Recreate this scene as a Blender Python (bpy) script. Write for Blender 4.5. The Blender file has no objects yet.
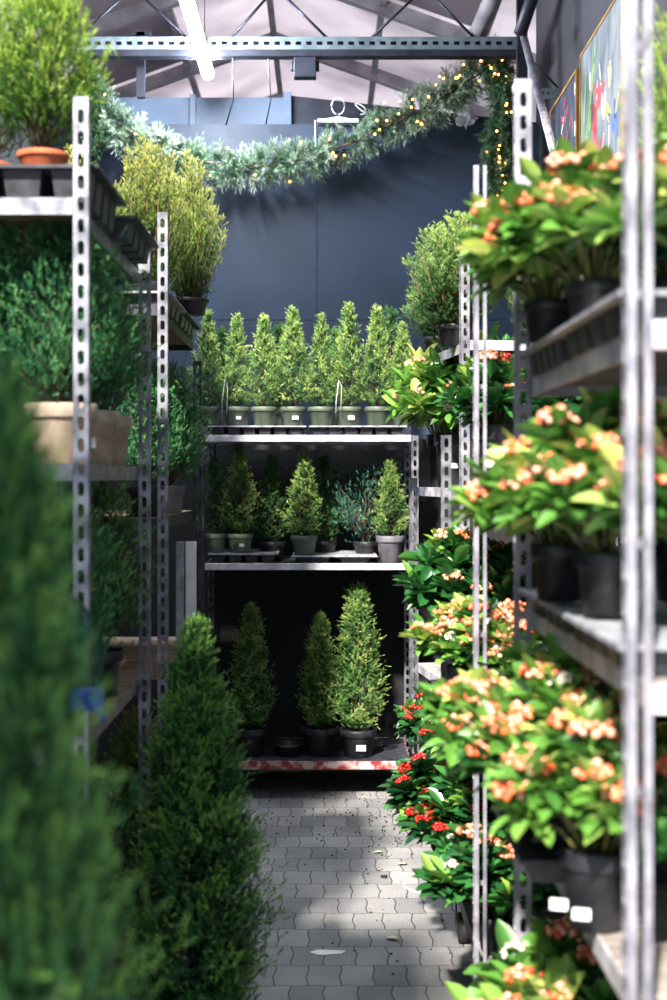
import bpy, bmesh, math, random
import numpy as np
from mathutils import Vector, Matrix
C = bpy.context.scene.collection
R = math.radians
random.seed(7); rng = np.random.default_rng(7)

# ------------------------------------------------------------------ camera, world, sun, exposure
scene = bpy.context.scene
CAMH = 1.5; F = 1300.0; VX, VY = 324.0, 478.0
cam = bpy.data.cameras.new('camera'); camo = bpy.data.objects.new('camera', cam); C.objects.link(camo)
camo.location = (0, 0, CAMH); camo.rotation_euler = (R(90), 0, 0)
cam.sensor_width = 36; cam.lens = F * 36 / 1000; cam.shift_x = 0.0095; cam.shift_y = -0.022
cam.dof.use_dof = True; cam.dof.focus_distance = 5.3; cam.dof.aperture_fstop = 3.0
cam.clip_start = 0.05
scene.camera = camo
w = bpy.data.worlds.new('world'); scene.world = w; w.use_nodes = True
wn = w.node_tree.nodes; wl = w.node_tree.links
bg = wn['Background']; tc = wn.new('ShaderNodeTexCoord'); sp = wn.new('ShaderNodeSeparateXYZ')
cr = wn.new('ShaderNodeValToRGB')
wl.new(tc.outputs['Generated'], sp.inputs[0]); wl.new(sp.outputs['Z'], cr.inputs[0])
cr.color_ramp.elements[0].position = 0.0; cr.color_ramp.elements[0].color = (0.44, 0.50, 0.60, 1)
cr.color_ramp.elements[1].position = 0.35; cr.color_ramp.elements[1].color = (0.72, 0.86, 1.0, 1)
wl.new(cr.outputs[0], bg.inputs[0]); bg.inputs[1].default_value = 0.85
sun = bpy.data.lights.new('sun', 'SUN'); suno = bpy.data.objects.new('sun', sun); C.objects.link(suno)
sun.energy = 8.5; sun.angle = R(2.5); sun.color = (1.0, 0.93, 0.82)
SUN_EL, SUN_AZ = 43, 17      # above the horizon, and to the left of straight behind the camera
sd = Vector((math.sin(R(SUN_AZ)) * math.cos(R(SUN_EL)), math.cos(R(SUN_AZ)) * math.cos(R(SUN_EL)), -math.sin(R(SUN_EL))))
suno.rotation_euler = sd.to_track_quat('-Z', 'Y').to_euler(); suno.location = (-1, -4, 8)
scene.view_settings.view_transform = 'Standard'; scene.view_settings.look = 'None'
scene.view_settings.gamma = 1; scene.view_settings.use_curve_mapping = False
scene.view_settings.exposure = 0.88

# ------------------------------------------------------------------ materials
def srgb(r, g, b):
    f = lambda c: (c / 255) / 12.92 if c / 255 <= 0.04045 else ((c / 255 + 0.055) / 1.055) ** 2.4
    return (f(r), f(g), f(b), 1)
def base_mat(name):
    m = bpy.data.materials.new(name); m.use_nodes = True
    return m, m.node_tree.nodes, m.node_tree.links, m.node_tree.nodes['Principled BSDF']
def noisy(name, c1, c2, scale=8, rough=0.6, metal=0.0, bump=0.15, detail=6, lo=0.35, hi=0.65, stretch=None, spec=0.5):
    m, n, l, p = base_mat(name)
    t = n.new('ShaderNodeTexCoord'); nz = n.new('ShaderNodeTexNoise'); r = n.new('ShaderNodeValToRGB')
    mp = n.new('ShaderNodeMapping'); l.new(t.outputs['Object'], mp.inputs[0])
    if stretch: mp.inputs['Scale'].default_value = stretch
    l.new(mp.outputs[0], nz.inputs['Vector'])
    nz.inputs['Scale'].default_value = scale; nz.inputs['Detail'].default_value = detail
    r.color_ramp.elements[0].position = lo; r.color_ramp.elements[0].color = c1
    r.color_ramp.elements[1].position = hi; r.color_ramp.elements[1].color = c2
    l.new(nz.outputs['Fac'], r.inputs[0]); l.new(r.outputs[0], p.inputs['Base Color'])
    p.inputs['Roughness'].default_value = rough; p.inputs['Metallic'].default_value = metal
    p.inputs['Specular IOR Level'].default_value = spec
    if bump:
        b = n.new('ShaderNodeBump'); b.inputs['Strength'].default_value = bump; b.inputs['Distance'].default_value = 0.005
        l.new(nz.outputs['Fac'], b.inputs['Height']); l.new(b.outputs[0], p.inputs['Normal'])
    return m
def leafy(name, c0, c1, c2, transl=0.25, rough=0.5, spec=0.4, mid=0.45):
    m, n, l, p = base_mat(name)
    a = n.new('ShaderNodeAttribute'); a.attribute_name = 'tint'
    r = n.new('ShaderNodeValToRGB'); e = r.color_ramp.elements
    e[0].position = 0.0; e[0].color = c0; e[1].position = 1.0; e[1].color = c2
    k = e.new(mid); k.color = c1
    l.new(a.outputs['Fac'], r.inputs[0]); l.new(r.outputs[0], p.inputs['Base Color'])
    p.inputs['Roughness'].default_value = rough; p.inputs['Specular IOR Level'].default_value = spec
    tr = n.new('ShaderNodeBsdfTranslucent'); l.new(r.outputs[0], tr.inputs['Color'])
    mx = n.new('ShaderNodeMixShader'); mx.inputs[0].default_value = transl
    l.new(p.outputs[0], mx.inputs[1]); l.new(tr.outputs[0], mx.inputs[2])
    l.new(mx.outputs[0], n['Material Output'].inputs['Surface'])
    return m
def glow(name, col, strength):
    m, n, l, p = base_mat(name)
    p.inputs['Base Color'].default_value = col
    p.inputs['Emission Color'].default_value = col; p.inputs['Emission Strength'].default_value = strength
    return m

M = {}
M['galv'] = noisy('galvanised_steel', srgb(98, 100, 110), srgb(164, 165, 176), 22, 0.42, 0.75, 0.1)
M['galv_white'] = noisy('bright_galvanised_steel', srgb(112, 112, 124), srgb(170, 168, 180), 18, 0.4, 0.35, 0.1)
M['rim_white'] = noisy('pale_zinc_edge', srgb(158, 156, 166), srgb(214, 210, 218), 14, 0.45, 0.1, 0.1)
M['galv_dark'] = noisy('weathered_steel', srgb(34, 34, 40), srgb(76, 76, 84), 20, 0.55, 0.6, 0.15)
M['ply'] = noisy('worn_plywood', srgb(96, 76, 60), srgb(150, 126, 104), 6, 0.75, 0, 0.1, stretch=(1, 8, 1))
M['ply_grey'] = noisy('grey_plywood', srgb(120, 112, 110), srgb(170, 160, 156), 6, 0.75, 0, 0.1, stretch=(1, 8, 1))
M['redpaint'] = noisy('worn_red_paint', srgb(128, 34, 36), srgb(176, 150, 148), 18, 0.6, 0, 0.2, lo=0.46, hi=0.56, stretch=(1, 3, 1))
M['tray_grey'] = noisy('grey_tray_plastic', srgb(118, 120, 130), srgb(164, 166, 176), 30, 0.5, 0, 0.05)
M['tray_dark'] = noisy('dark_tray_plastic', srgb(32, 34, 42), srgb(60, 62, 72), 30, 0.42, 0, 0.05)
M['pot_black'] = noisy('black_pot_plastic', srgb(20, 21, 26), srgb(44, 45, 52), 20, 0.45, 0, 0.05)
M['pot_grey'] = noisy('grey_pot_plastic', srgb(84, 82, 92), srgb(112, 110, 120), 20, 0.5, 0, 0.05)
M['pot_olive'] = noisy('olive_pot_plastic', srgb(66, 78, 66), srgb(94, 106, 90), 20, 0.55, 0, 0.05)
M['pot_beige'] = noisy('beige_pot_plastic', srgb(138, 124, 110), srgb(170, 156, 140), 20, 0.6, 0, 0.05)
M['terracotta'] = noisy('terracotta', srgb(176, 84, 52), srgb(206, 112, 76), 20, 0.8, 0, 0.1)
M['soil'] = noisy('potting_soil', srgb(28, 20, 16), srgb(74, 54, 42), 90, 0.95, 0, 0.6)
M['bark'] = noisy('bark', srgb(62, 44, 32), srgb(112, 84, 60), 40, 0.9, 0, 0.4)
M['stem'] = noisy('green_stem', srgb(84, 88, 44), srgb(140, 140, 84), 40, 0.6, 0, 0.2)
M['label'] = noisy('white_label', srgb(214, 214, 218), srgb(236, 236, 240), 10, 0.5, 0, 0)
M['rubber'] = noisy('black_rubber', srgb(14, 14, 16), srgb(30, 30, 34), 20, 0.7, 0, 0.1)
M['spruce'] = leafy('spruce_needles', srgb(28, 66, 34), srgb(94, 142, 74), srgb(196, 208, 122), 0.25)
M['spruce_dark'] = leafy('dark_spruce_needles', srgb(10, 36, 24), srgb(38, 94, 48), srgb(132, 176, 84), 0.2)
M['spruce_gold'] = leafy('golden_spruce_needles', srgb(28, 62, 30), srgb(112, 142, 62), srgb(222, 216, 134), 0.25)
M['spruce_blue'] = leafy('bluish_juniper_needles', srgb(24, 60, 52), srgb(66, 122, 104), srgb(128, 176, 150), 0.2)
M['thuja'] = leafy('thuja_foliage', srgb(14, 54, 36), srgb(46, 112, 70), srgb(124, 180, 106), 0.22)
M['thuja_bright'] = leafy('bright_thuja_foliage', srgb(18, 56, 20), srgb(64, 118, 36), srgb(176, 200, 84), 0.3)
M['garland'] = leafy('artificial_fir_needles', srgb(20, 48, 28), srgb(78, 112, 76), srgb(196, 206, 190), 0.1)  # palest tone: frosted tips plus lamp light painted into the needles
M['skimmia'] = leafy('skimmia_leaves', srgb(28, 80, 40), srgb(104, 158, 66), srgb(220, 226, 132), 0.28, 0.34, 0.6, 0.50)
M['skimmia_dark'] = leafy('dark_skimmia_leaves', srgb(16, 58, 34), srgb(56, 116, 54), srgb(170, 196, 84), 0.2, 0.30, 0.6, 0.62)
M['berry_orange'] = leafy('orange_berries', srgb(214, 84, 46), srgb(240, 138, 100), srgb(252, 190, 168), 0.1, 0.25, 0.6)
M['berry_red'] = leafy('red_berries', srgb(124, 10, 14), srgb(186, 24, 24), srgb(220, 60, 40), 0.05, 0.2, 0.6)
M['blossom'] = leafy('cream_blossom', srgb(226, 214, 196), srgb(240, 232, 224), srgb(252, 246, 240), 0.25, 0.5)
M['white_plastic'] = noisy('white_plastic', srgb(200, 200, 208), srgb(230, 230, 236), 10, 0.4, 0, 0)
M['cable'] = noisy('dark_cable', srgb(28, 28, 34), srgb(50, 50, 58), 10, 0.5, 0, 0)
M['lamp'] = glow('fluorescent_tube', (0.86, 0.93, 1.0, 1), 200)
M['bulb'] = glow('warm_bulb', (1.0, 0.42, 0.09, 1), 6)
M['wood_ochre'] = noisy('ochre_wood', srgb(150, 104, 36), srgb(188, 140, 60), 10, 0.6, 0, 0.1)
M['blue_plastic'] = noisy('blue_plastic', srgb(12, 44, 118), srgb(24, 66, 150), 10, 0.35, 0, 0)
M['wall_navy'] = noisy('navy_board', srgb(22, 37, 56), srgb(34, 51, 75), 3, 0.55, 0, 0.05, lo=0.3, hi=0.7)
M['header_board'] = noisy('blue_grey_board', srgb(66, 80, 100), srgb(84, 98, 120), 3, 0.6, 0, 0.05)
M['wall_grey'] = noisy('dark_grey_wall', srgb(44, 44, 52), srgb(62, 62, 70), 2.5, 0.8, 0, 0.1)
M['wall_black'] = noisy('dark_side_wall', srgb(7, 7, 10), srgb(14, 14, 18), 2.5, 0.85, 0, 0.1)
M['rafter'] = noisy('grey_rafter', srgb(120, 114, 120), srgb(160, 154, 160), 6, 0.5, 0.3, 0.05)
M['dark_steel'] = noisy('dark_steel', srgb(24, 26, 36), srgb(40, 42, 54), 10, 0.5, 0.4, 0.05)
M['rail_green'] = noisy('grey_green_rail', srgb(80, 92, 98), srgb(108, 120, 126), 12, 0.5, 0.3, 0.05)
M['sun_blocker'] = noisy('sun_blocker_sheet', srgb(60, 62, 72), srgb(84, 86, 96), 4, 0.8, 0, 0.05)  # for the added overhead panels that block sun
M['shade_sheet'] = noisy('shade_sheet', srgb(8, 9, 13), srgb(15, 17, 22), 4, 0.8, 0, 0.05)  # for the sheet standing in for shade behind the end trolley
M['dryleaf'] = noisy('fallen_leaf', srgb(120, 140, 70), srgb(190, 200, 140), 30, 0.6, 0, 0)
def roof_mat():
    m, n, l, p = base_mat('milky_roof_panel')
    t = n.new('ShaderNodeTexCoord'); nz = n.new('ShaderNodeTexNoise'); nz.inputs['Scale'].default_value = 1.4; nz.inputs['Detail'].default_value = 5
    l.new(t.outputs['Object'], nz.inputs['Vector'])
    r = n.new('ShaderNodeValToRGB'); e = r.color_ramp.elements
    e[0].position = 0.35; e[0].color = srgb(172, 166, 173); e[1].position = 0.6; e[1].color = srgb(208, 202, 208)
    l.new(nz.outputs['Fac'], r.inputs[0]); l.new(r.outputs[0], p.inputs['Base Color']); p.inputs['Roughness'].default_value = 0.5
    tr = n.new('ShaderNodeBsdfTranslucent'); l.new(r.outputs[0], tr.inputs['Color'])
    mx = n.new('ShaderNodeMixShader'); mx.inputs[0].default_value = 0.7
    l.new(p.outputs[0], mx.inputs[1]); l.new(tr.outputs[0], mx.inputs[2]); l.new(mx.outputs[0], n['Material Output'].inputs['Surface'])
    return m
M['roof'] = roof_mat()
def grey_roof():
    m = roof_mat(); m.name = 'grey_roof_panel'  # greyer tint of the same roof panel
    for nd in m.node_tree.nodes:
        if nd.type == 'VALTORGB':
            nd.color_ramp.elements[0].color = srgb(134, 128, 136); nd.color_ramp.elements[1].color = srgb(160, 154, 160)
    return m
M['roof_grey'] = grey_roof()
def paving():
    m, n, l, p = base_mat('wavy_block_paving')
    t = n.new('ShaderNodeTexCoord'); sx = n.new('ShaderNodeSeparateXYZ'); l.new(t.outputs['Object'], sx.inputs[0])
    def math_(op, a, b=None):
        k = n.new('ShaderNodeMath'); k.operation = op
        for i, v in enumerate((a, b)):
            if v is None: continue
            if isinstance(v, (int, float)): k.inputs[i].default_value = v
            else: l.new(v, k.inputs[i])
        return k.outputs[0]
    X, Y = sx.outputs['X'], sx.outputs['Y']
    wx = math_('MULTIPLY', math_('SINE', math_('MULTIPLY', X, 2 * math.pi / 0.1)), 0.0035)
    wy = math_('MULTIPLY', math_('SINE', math_('MULTIPLY', Y, 2 * math.pi / 0.125)), 0.0035)
    cx = n.new('ShaderNodeCombineXYZ'); l.new(math_('ADD', X, wy), cx.inputs[0]); l.new(math_('ADD', Y, wx), cx.inputs[1])
    br = n.new('ShaderNodeTexBrick'); l.new(cx.outputs[0], br.inputs['Vector'])
    br.inputs['Scale'].default_value = 1; br.inputs['Brick Width'].default_value = 0.1; br.inputs['Row Height'].default_value = 0.16
    br.offset = 0.5; br.inputs['Mortar Size'].default_value = 0.0022; br.inputs['Mortar Smooth'].default_value = 0.6; br.inputs['Bias'].default_value = 0
    br.inputs['Color1'].default_value = srgb(118, 119, 122); br.inputs['Color2'].default_value = srgb(148, 147, 147); br.inputs['Mortar'].default_value = srgb(52, 50, 54)
    nz = n.new('ShaderNodeTexNoise'); nz.inputs['Scale'].default_value = 3.2; nz.inputs['Detail'].default_value = 9; l.new(t.outputs['Object'], nz.inputs['Vector'])
    n2 = n.new('ShaderNodeTexNoise'); n2.inputs['Scale'].default_value = 120; n2.inputs['Detail'].default_value = 3; l.new(t.outputs['Object'], n2.inputs['Vector'])
    r = n.new('ShaderNodeValToRGB'); r.color_ramp.elements[0].position = 0.3; r.color_ramp.elements[0].color = (0.62, 0.62, 0.64, 1)
    r.color_ramp.elements[1].position = 0.7; r.color_ramp.elements[1].color = (1.1, 1.08, 1.06, 1); l.new(nz.outputs['Fac'], r.inputs[0])
    r2 = n.new('ShaderNodeValToRGB'); r2.color_ramp.elements[0].position = 0.3; r2.color_ramp.elements[0].color = (0.75, 0.75, 0.76, 1)
    r2.color_ramp.elements[1].position = 0.6; r2.color_ramp.elements[1].color = (1.05, 1.05, 1.05, 1); l.new(n2.outputs['Fac'], r2.inputs[0])
    m1 = n.new('ShaderNodeMixRGB'); m1.blend_type = 'MULTIPLY'; m1.inputs[0].default_value = 1; l.new(br.outputs['Color'], m1.inputs[1]); l.new(r.outputs[0], m1.inputs[2])
    m2 = n.new('ShaderNodeMixRGB'); m2.blend_type = 'MULTIPLY'; m2.inputs[0].default_value = 1; l.new(m1.outputs[0], m2.inputs[1]); l.new(r2.outputs[0], m2.inputs[2])
    l.new(m2.outputs[0], p.inputs['Base Color']); p.inputs['Roughness'].default_value = 0.75
    h = math_('SUBTRACT', math_('MULTIPLY', n2.outputs['Fac'], 0.25), br.outputs['Fac'])
    b = n.new('ShaderNodeBump'); b.inputs['Strength'].default_value = 0.8; b.inputs['Distance'].default_value = 0.006
    l.new(h, b.inputs['Height']); l.new(b.outputs[0], p.inputs['Normal'])
    return m
M['paving'] = paving()
def canvas_mat(name, seed, base1, base2, blot):
    m, n, l, p = base_mat(name)
    t = n.new('ShaderNodeTexCoord'); mp = n.new('ShaderNodeMapping'); mp.inputs['Location'].default_value = (seed, seed, 0); mp.inputs['Scale'].default_value = (1, 5, 1.6)
    l.new(t.outputs['Object'], mp.inputs[0])
    nz = n.new('ShaderNodeTexNoise'); nz.inputs['Scale'].default_value = 3; nz.inputs['Detail'].default_value = 6; l.new(mp.outputs[0], nz.inputs['Vector'])
    r = n.new('ShaderNodeValToRGB'); e = r.color_ramp.elements
    e[0].position = 0.3; e[0].color = base1; e[1].position = 0.62; e[1].color = base2; k = e.new(0.72); k.color = blot
    l.new(nz.outputs['Fac'], r.inputs[0]); l.new(r.outputs[0], p.inputs['Base Color']); p.inputs['Roughness'].default_value = 0.7
    return m
M['canvas_grey'] = canvas_mat('grey_painted_canvas', 2, srgb(84, 92, 102), srgb(130, 138, 144), srgb(160, 156, 144))
M['canvas_dark'] = canvas_mat('dark_painted_canvas', 5, srgb(30, 36, 54), srgb(60, 68, 86), srgb(110, 104, 110))
M['paint_red'] = noisy('red_paint_stroke', srgb(168, 40, 52), srgb(206, 84, 92), 20, 0.6)
M['paint_green'] = noisy('green_paint_stroke', srgb(84, 134, 70), srgb(150, 180, 110), 20, 0.6)
M['paint_yellow'] = noisy('yellow_paint_stroke', srgb(200, 160, 80), srgb(226, 196, 130), 20, 0.6)
M['paint_white'] = noisy('white_paint_stroke', srgb(206, 200, 206), srgb(232, 226, 230), 20, 0.6)
M['paint_blue'] = noisy('blue_paint_stroke', srgb(50, 80, 140), srgb(90, 120, 170), 20, 0.6)
def film_mat():
    m, n, l, p = base_mat('green_plastic_film')
    p.inputs['Base Color'].default_value = srgb(14, 64, 46); p.inputs['Roughness'].default_value = 0.25
    tr = n.new('ShaderNodeBsdfTransparent'); tr.inputs[0].default_value = srgb(120, 190, 160)
    mx = n.new('ShaderNodeMixShader'); mx.inputs[0].default_value = 0.45
    l.new(p.outputs[0], mx.inputs[1]); l.new(tr.outputs[0], mx.inputs[2]); l.new(mx.outputs[0], n['Material Output'].inputs['Surface'])
    return m
M['film'] = film_mat()

# ------------------------------------------------------------------ object helpers
def at(px, py, d): return Vector(((px - VX) / F * d, d, CAMH - (py - VY) / F * d))
def link(name, mesh, parent=None, loc=(0, 0, 0), rot=(0, 0, 0), scale=(1, 1, 1)):
    o = bpy.data.objects.new(name, mesh); C.objects.link(o)
    o.location = loc; o.rotation_euler = rot; o.scale = scale
    if parent: o.parent = parent
    return o
def tag(o, label, cat, group=None, kind=None):
    o['label'] = label; o['category'] = cat
    if group: o['group'] = group
    if kind: o['kind'] = kind
    return o
def thing(name, label, cat, loc=(0, 0, 0), rot=(0, 0, 0), group=None, scale=1.0):
    o = link(name, None, None, loc, rot, (scale,) * 3); o.empty_display_size = 0.1
    return tag(o, label, cat, group)
def fin(bm, mat, name='m', smooth=False, bevel=0):
    if bevel:
        bmesh.ops.bevel(bm, geom=bm.edges[:], offset=bevel, segments=1, affect='EDGES')
    me = bpy.data.meshes.new(name); bm.to_mesh(me); bm.free(); me.materials.append(mat)
    if smooth:
        for p in me.polygons: p.use_smooth = True
    return me
def box(bm, x0, x1, y0, y1, z0, z1):
    v = [bm.verts.new(p) for p in ((x0,y0,z0),(x1,y0,z0),(x1,y1,z0),(x0,y1,z0),(x0,y0,z1),(x1,y0,z1),(x1,y1,z1),(x0,y1,z1))]
    for f in ((0,3,2,1),(4,5,6,7),(0,1,5,4),(1,2,6,5),(2,3,7,6),(3,0,4,7)): bm.faces.new([v[i] for i in f])
def boxes(mat, *bs, bevel=0):
    bm = bmesh.new()
    for b in bs: box(bm, *b)
    return fin(bm, mat, bevel=bevel)
def tube(bm, pts, r, seg=8, cap=True):
    pts = [Vector(p) for p in pts]; rs = r if isinstance(r, (list, tuple)) else [r] * len(pts); rings = []
    up = Vector((0, 0, 1))
    for i, p in enumerate(pts):
        d = (pts[min(i + 1, len(pts) - 1)] - pts[max(i - 1, 0)]).normalized()
        u = d.cross(up)
        if u.length < 1e-3: u = d.cross(Vector((1, 0, 0)))
        u.normalize(); v = d.cross(u)
        rings.append([bm.verts.new(p + (u * math.cos(a) + v * math.sin(a)) * rs[i]) for a in [2 * math.pi * k / seg for k in range(seg)]])
    for a, b in zip(rings, rings[1:]):
        for k in range(seg): bm.faces.new((a[k], a[(k + 1) % seg], b[(k + 1) % seg], b[k]))
    if cap: bm.faces.new(rings[0][::-1]); bm.faces.new(rings[-1])
def tubes(mat, lst, seg=8, smooth=True):
    bm = bmesh.new()
    for pts, r in lst: tube(bm, pts, r, seg)
    return fin(bm, mat, smooth=smooth)
def lathe(prof, mat, seg=28, smooth=True):
    bm = bmesh.new(); rings = []
    for r, z in prof:
        rings.append([bm.verts.new((r * math.cos(2 * math.pi * k / seg), r * math.sin(2 * math.pi * k / seg), z)) for k in range(seg)])
    for a, b in zip(rings, rings[1:]):
        for k in range(seg): bm.faces.new((a[k], a[(k + 1) % seg], b[(k + 1) % seg], b[k]))
    bm.faces.new(rings[0][::-1]); bm.faces.new(rings[-1])
    me = fin(bm, mat, smooth=smooth)
    return me
def npmesh(V, Fc, mat, tint=None, smooth=False):
    V = np.ascontiguousarray(V, dtype=np.float32); Fc = np.ascontiguousarray(Fc, dtype=np.int32)
    me = bpy.data.meshes.new('m'); me.vertices.add(len(V)); me.vertices.foreach_set('co', V.ravel())
    k = Fc.shape[1]; me.loops.add(Fc.size); me.loops.foreach_set('vertex_index', Fc.ravel())
    me.polygons.add(len(Fc)); me.polygons.foreach_set('loop_start', np.arange(0, Fc.size, k, dtype=np.int32))
    try: me.polygons.foreach_set('loop_total', np.full(len(Fc), k, dtype=np.int32))
    except Exception: pass
    if tint is not None:
        a = me.attributes.new('tint', 'FLOAT', 'POINT'); a.data.foreach_set('value', np.clip(tint, 0, 1).astype(np.float32))
    if smooth: me.polygons.foreach_set('use_smooth', np.ones(len(Fc), dtype=bool))
    me.update(calc_edges=True); me.validate(); me.materials.append(mat)
    return me
def norm(a): return a / (np.linalg.norm(a, axis=-1, keepdims=True) + 1e-9)

# ------------------------------------------------------------------ foliage
def shoots(B, D, L, k, nl, nw, tint, mat, spread=0.95):
    """needled twigs: B bases, D directions, L lengths, k needles each"""
    n = len(B); D = norm(D)
    ref = np.where(np.abs(D[:, 2:3]) > 0.9, np.array([[1., 0, 0]]), np.array([[0., 0, 1]]))
    U = norm(np.cross(D, ref)); W = np.cross(D, U)
    s = (np.arange(k) + 0.5) / k
    ph = (np.arange(k) * 2.4)[None, :] + rng.random((n, 1)) * 6.28 + rng.normal(0, .3, (n, k))
    A = spread * (1 - 0.75 * s[None, :] ** 2) + rng.normal(0, .12, (n, k))
    P = B[:, None, :] + D[:, None, :] * (L[:, None] * s[None, :])[..., None]
    rad = U[:, None, :] * np.cos(ph)[..., None] + W[:, None, :] * np.sin(ph)[..., None]
    N = norm(D[:, None, :] * np.cos(A)[..., None] + rad * np.sin(A)[..., None])
    S = norm(np.cross(N, rad + 1e-3)) * nw * 0.5
    ln = nl * (0.75 + 0.5 * rng.random((n, k)))[..., None]
    V = np.stack([P - S, P + S, P + N * ln], axis=2).reshape(-1, 3)
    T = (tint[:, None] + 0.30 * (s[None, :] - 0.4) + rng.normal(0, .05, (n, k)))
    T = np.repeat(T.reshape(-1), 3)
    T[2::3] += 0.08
    return npmesh(V, np.arange(len(V)).reshape(-1, 3), mat, T)
def cone_prof(t, bottom=0.12, power=0.8):
    return (np.clip(1 - t, 0, 1) ** power) * np.clip(0.45 + 0.55 * t / bottom, 0, 1)
def ovoid_prof(t): return np.sqrt(np.clip(1 - (t * 1.04 - 0.38) ** 2 / 0.44, 0.004, 1))
def conifer(h, r, prof, nb, spb, k, nl, nw, sl, mat, up=0.45, tip=0.0, start=0.35, lean=0.12, bias=0.5, jit=1.0, slope=.85, var=.17):
    """branches around one trunk; each branch carries needled shoots"""
    t = (np.arange(nb) + rng.random(nb)) / nb; t = t ** (0.5 + bias) if bias else t
    z0 = h * (0.02 + 0.96 * t); th = np.arange(nb) * 2.39996 + rng.normal(0, .35, nb)
    Rr = r * prof(t) * rng.uniform(0.78, 1.16, nb)
    rise = Rr * up * rng.uniform(.6, 1.4, nb) + 0.02
    out = np.stack([np.cos(th), np.sin(th), np.zeros(nb)], 1)
    bd = norm(out * Rr[:, None] + np.array([[0, 0, 1.]]) * rise[:, None])
    s = start + (1 - start) * rng.random((nb, spb)) ** 0.7
    base0 = np.stack([np.zeros(nb), np.zeros(nb), np.clip(z0 - rise * .6, 0.0, None)], 1)
    tipp = base0 + out * Rr[:, None]; tipp[:, 2] += rise
    B = base0[:, None, :] * (1 - s[..., None]) + tipp[:, None, :] * s[..., None]
    sc = (0.012 + 0.12 * Rr)[:, None, None] * jit
    B = B + rng.normal(0, 1, (nb, spb, 3)) * sc * np.array([1, 1, .8])
    D = bd[:, None, :] + rng.normal(0, .6, (nb, spb, 3)) + np.array([0, 0, .3])
    L = sl * rng.uniform(.6, 1.3, (nb, spb))
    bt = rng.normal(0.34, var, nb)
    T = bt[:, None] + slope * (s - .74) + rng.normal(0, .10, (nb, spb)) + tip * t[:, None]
    B = B.reshape(-1, 3); D = D.reshape(-1, 3); L = L.reshape(-1); T = T.reshape(-1)
    # leader
    q = 14; zb = h * np.linspace(.88, 1.0, q)
    B = np.vstack([B, np.stack([rng.normal(0, .003, q), rng.normal(0, .003, q), zb - sl * .6], 1)])
    D = np.vstack([D, np.stack([rng.normal(0, .25, q), rng.normal(0, .25, q), np.ones(q)], 1)]); L = np.append(L, np.full(q, sl)); T = np.append(T, np.full(q, .6))
    B[:, 2] = np.maximum(B[:, 2], 0.004)
    fol = shoots(B, D, L, k, nl, nw, T, mat)
    lst = [([(0, 0, -0.03), (0.002, 0, h * .5), (0, 0, h * .93)], [max(.004, h * .011), h * .007, .0012])]
    for i in range(0, nb, max(1, nb // 46)):
        lst.append(([tuple(base0[i]), tuple(base0[i] * .15 + tipp[i] * .85)], [.002, .0008]))
    wood = tubes(M['bark'], lst, 5)
    return fol, wood
def multi_spire(h, r, n, mat, k=12):
    """bush made of many upright spires"""
    Bs, Ds, Ls, Ts = [], [], [], []; lst = []
    for i in range(n):
        a = i * 2.4; q = math.sqrt((i + .5) / n); px, py = r * .78 * q * math.cos(a), r * .78 * q * math.sin(a)
        hh = h * (1 - .55 * q ** 1.6) * rng.uniform(.88, 1.08); m = int(hh * 420)
        t = rng.random(m) ** .85; rr = (0.008 + .034 * (1 - t) ** .8) * rng.random(m) ** .4; an = rng.random(m) * 6.28
        tx = px * (.35 + .65 * t); ty = py * (.35 + .65 * t)
        Bs.append(np.stack([tx + rr * np.cos(an), ty + rr * np.sin(an), hh * t * .97 + .004], 1))
        Ds.append(np.stack([np.cos(an) * .7, np.sin(an) * .7, np.full(m, .9)], 1) + rng.normal(0, .25, (m, 3)))
        Ls.append(rng.uniform(.010, .022, m)); Ts.append(-.02 + .82 * t ** 1.4 * (1 - .3 * q) + rng.normal(0, .1, m))
        lst.append(([(px * .1, py * .1, -.02), (px * .6, py * .6, hh * .3), (px, py, hh * .92)], [.004, .003, .001]))
    fol = shoots(np.vstack(Bs), np.vstack(Ds), np.concatenate(Ls), k, .0085, .0027, np.concatenate(Ts), mat)
    return fol, tubes(M['bark'], lst, 5)
def pot_mesh(r, h, mat, key={}):
    q = (round(r, 4), round(h, 4), mat.name)
    if q not in key:
        key[q] = lathe([(r*.74, 0), (r*.76, .001), (r*.90, h*.74), (r*.93, h*.76), (r*.985, h*.76), (r, h*.78), (r*1.02, h*.985), (r*1.0, h), (r*.95, h), (r*.93, h*.97), (r*.91, h*.80)], mat)
    return key[q]
def soil_mesh(r, h, key={}):
    q = (round(r, 4), round(h, 4))
    if q not in key: key[q] = lathe([(r*.90, h*.84), (r*.88, h*.88), (r*.5, h*.91), (r*.1, h*.92)], M['soil'])
    return key[q]
def tag_mesh(s, key={}):
    if s not in key: key[s] = boxes(M['label'], (-s, s, -.0012, .0, -s*.62, s*.62))
    return key[s]
def potted(name, label, cat, loc, r, h, potmat, fol, wood, fs=(1, 1, 1), rotz=None, group=None, tilt=(0, 0), sticker=None, foliage_name='foliage', berries=None, blooms=None):
    rz = rng.random() * 6.28 if rotz is None else rotz
    o = thing(name, label, cat, loc, (tilt[0], tilt[1], 0), group)
    link('pot', pot_mesh(r, h, potmat), o); link('soil', soil_mesh(r, h), o)
    z = h * .9
    link('stem', wood, o, (0, 0, z), (0, 0, rz), fs); link(foliage_name, fol, o, (0, 0, z), (0, 0, rz), fs)
    for bmn, lst in (('berry_cluster', berries), ('blossom_cluster', blooms)):
        for me, p in lst or []:
            q = Matrix.Rotation(rz, 4, 'Z') @ Vector((p[0] * fs[0], p[1] * fs[1], p[2] * fs[2]))
            link(bmn, me, o, (q.x, q.y, q.z + z), (0, 0, rz + p[0] * 40))
    if sticker:
        l = link('price_label', tag_mesh(sticker), o, (0.012, -r * .93, h * .40), (R(-6), 0, 0))
    return o

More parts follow.
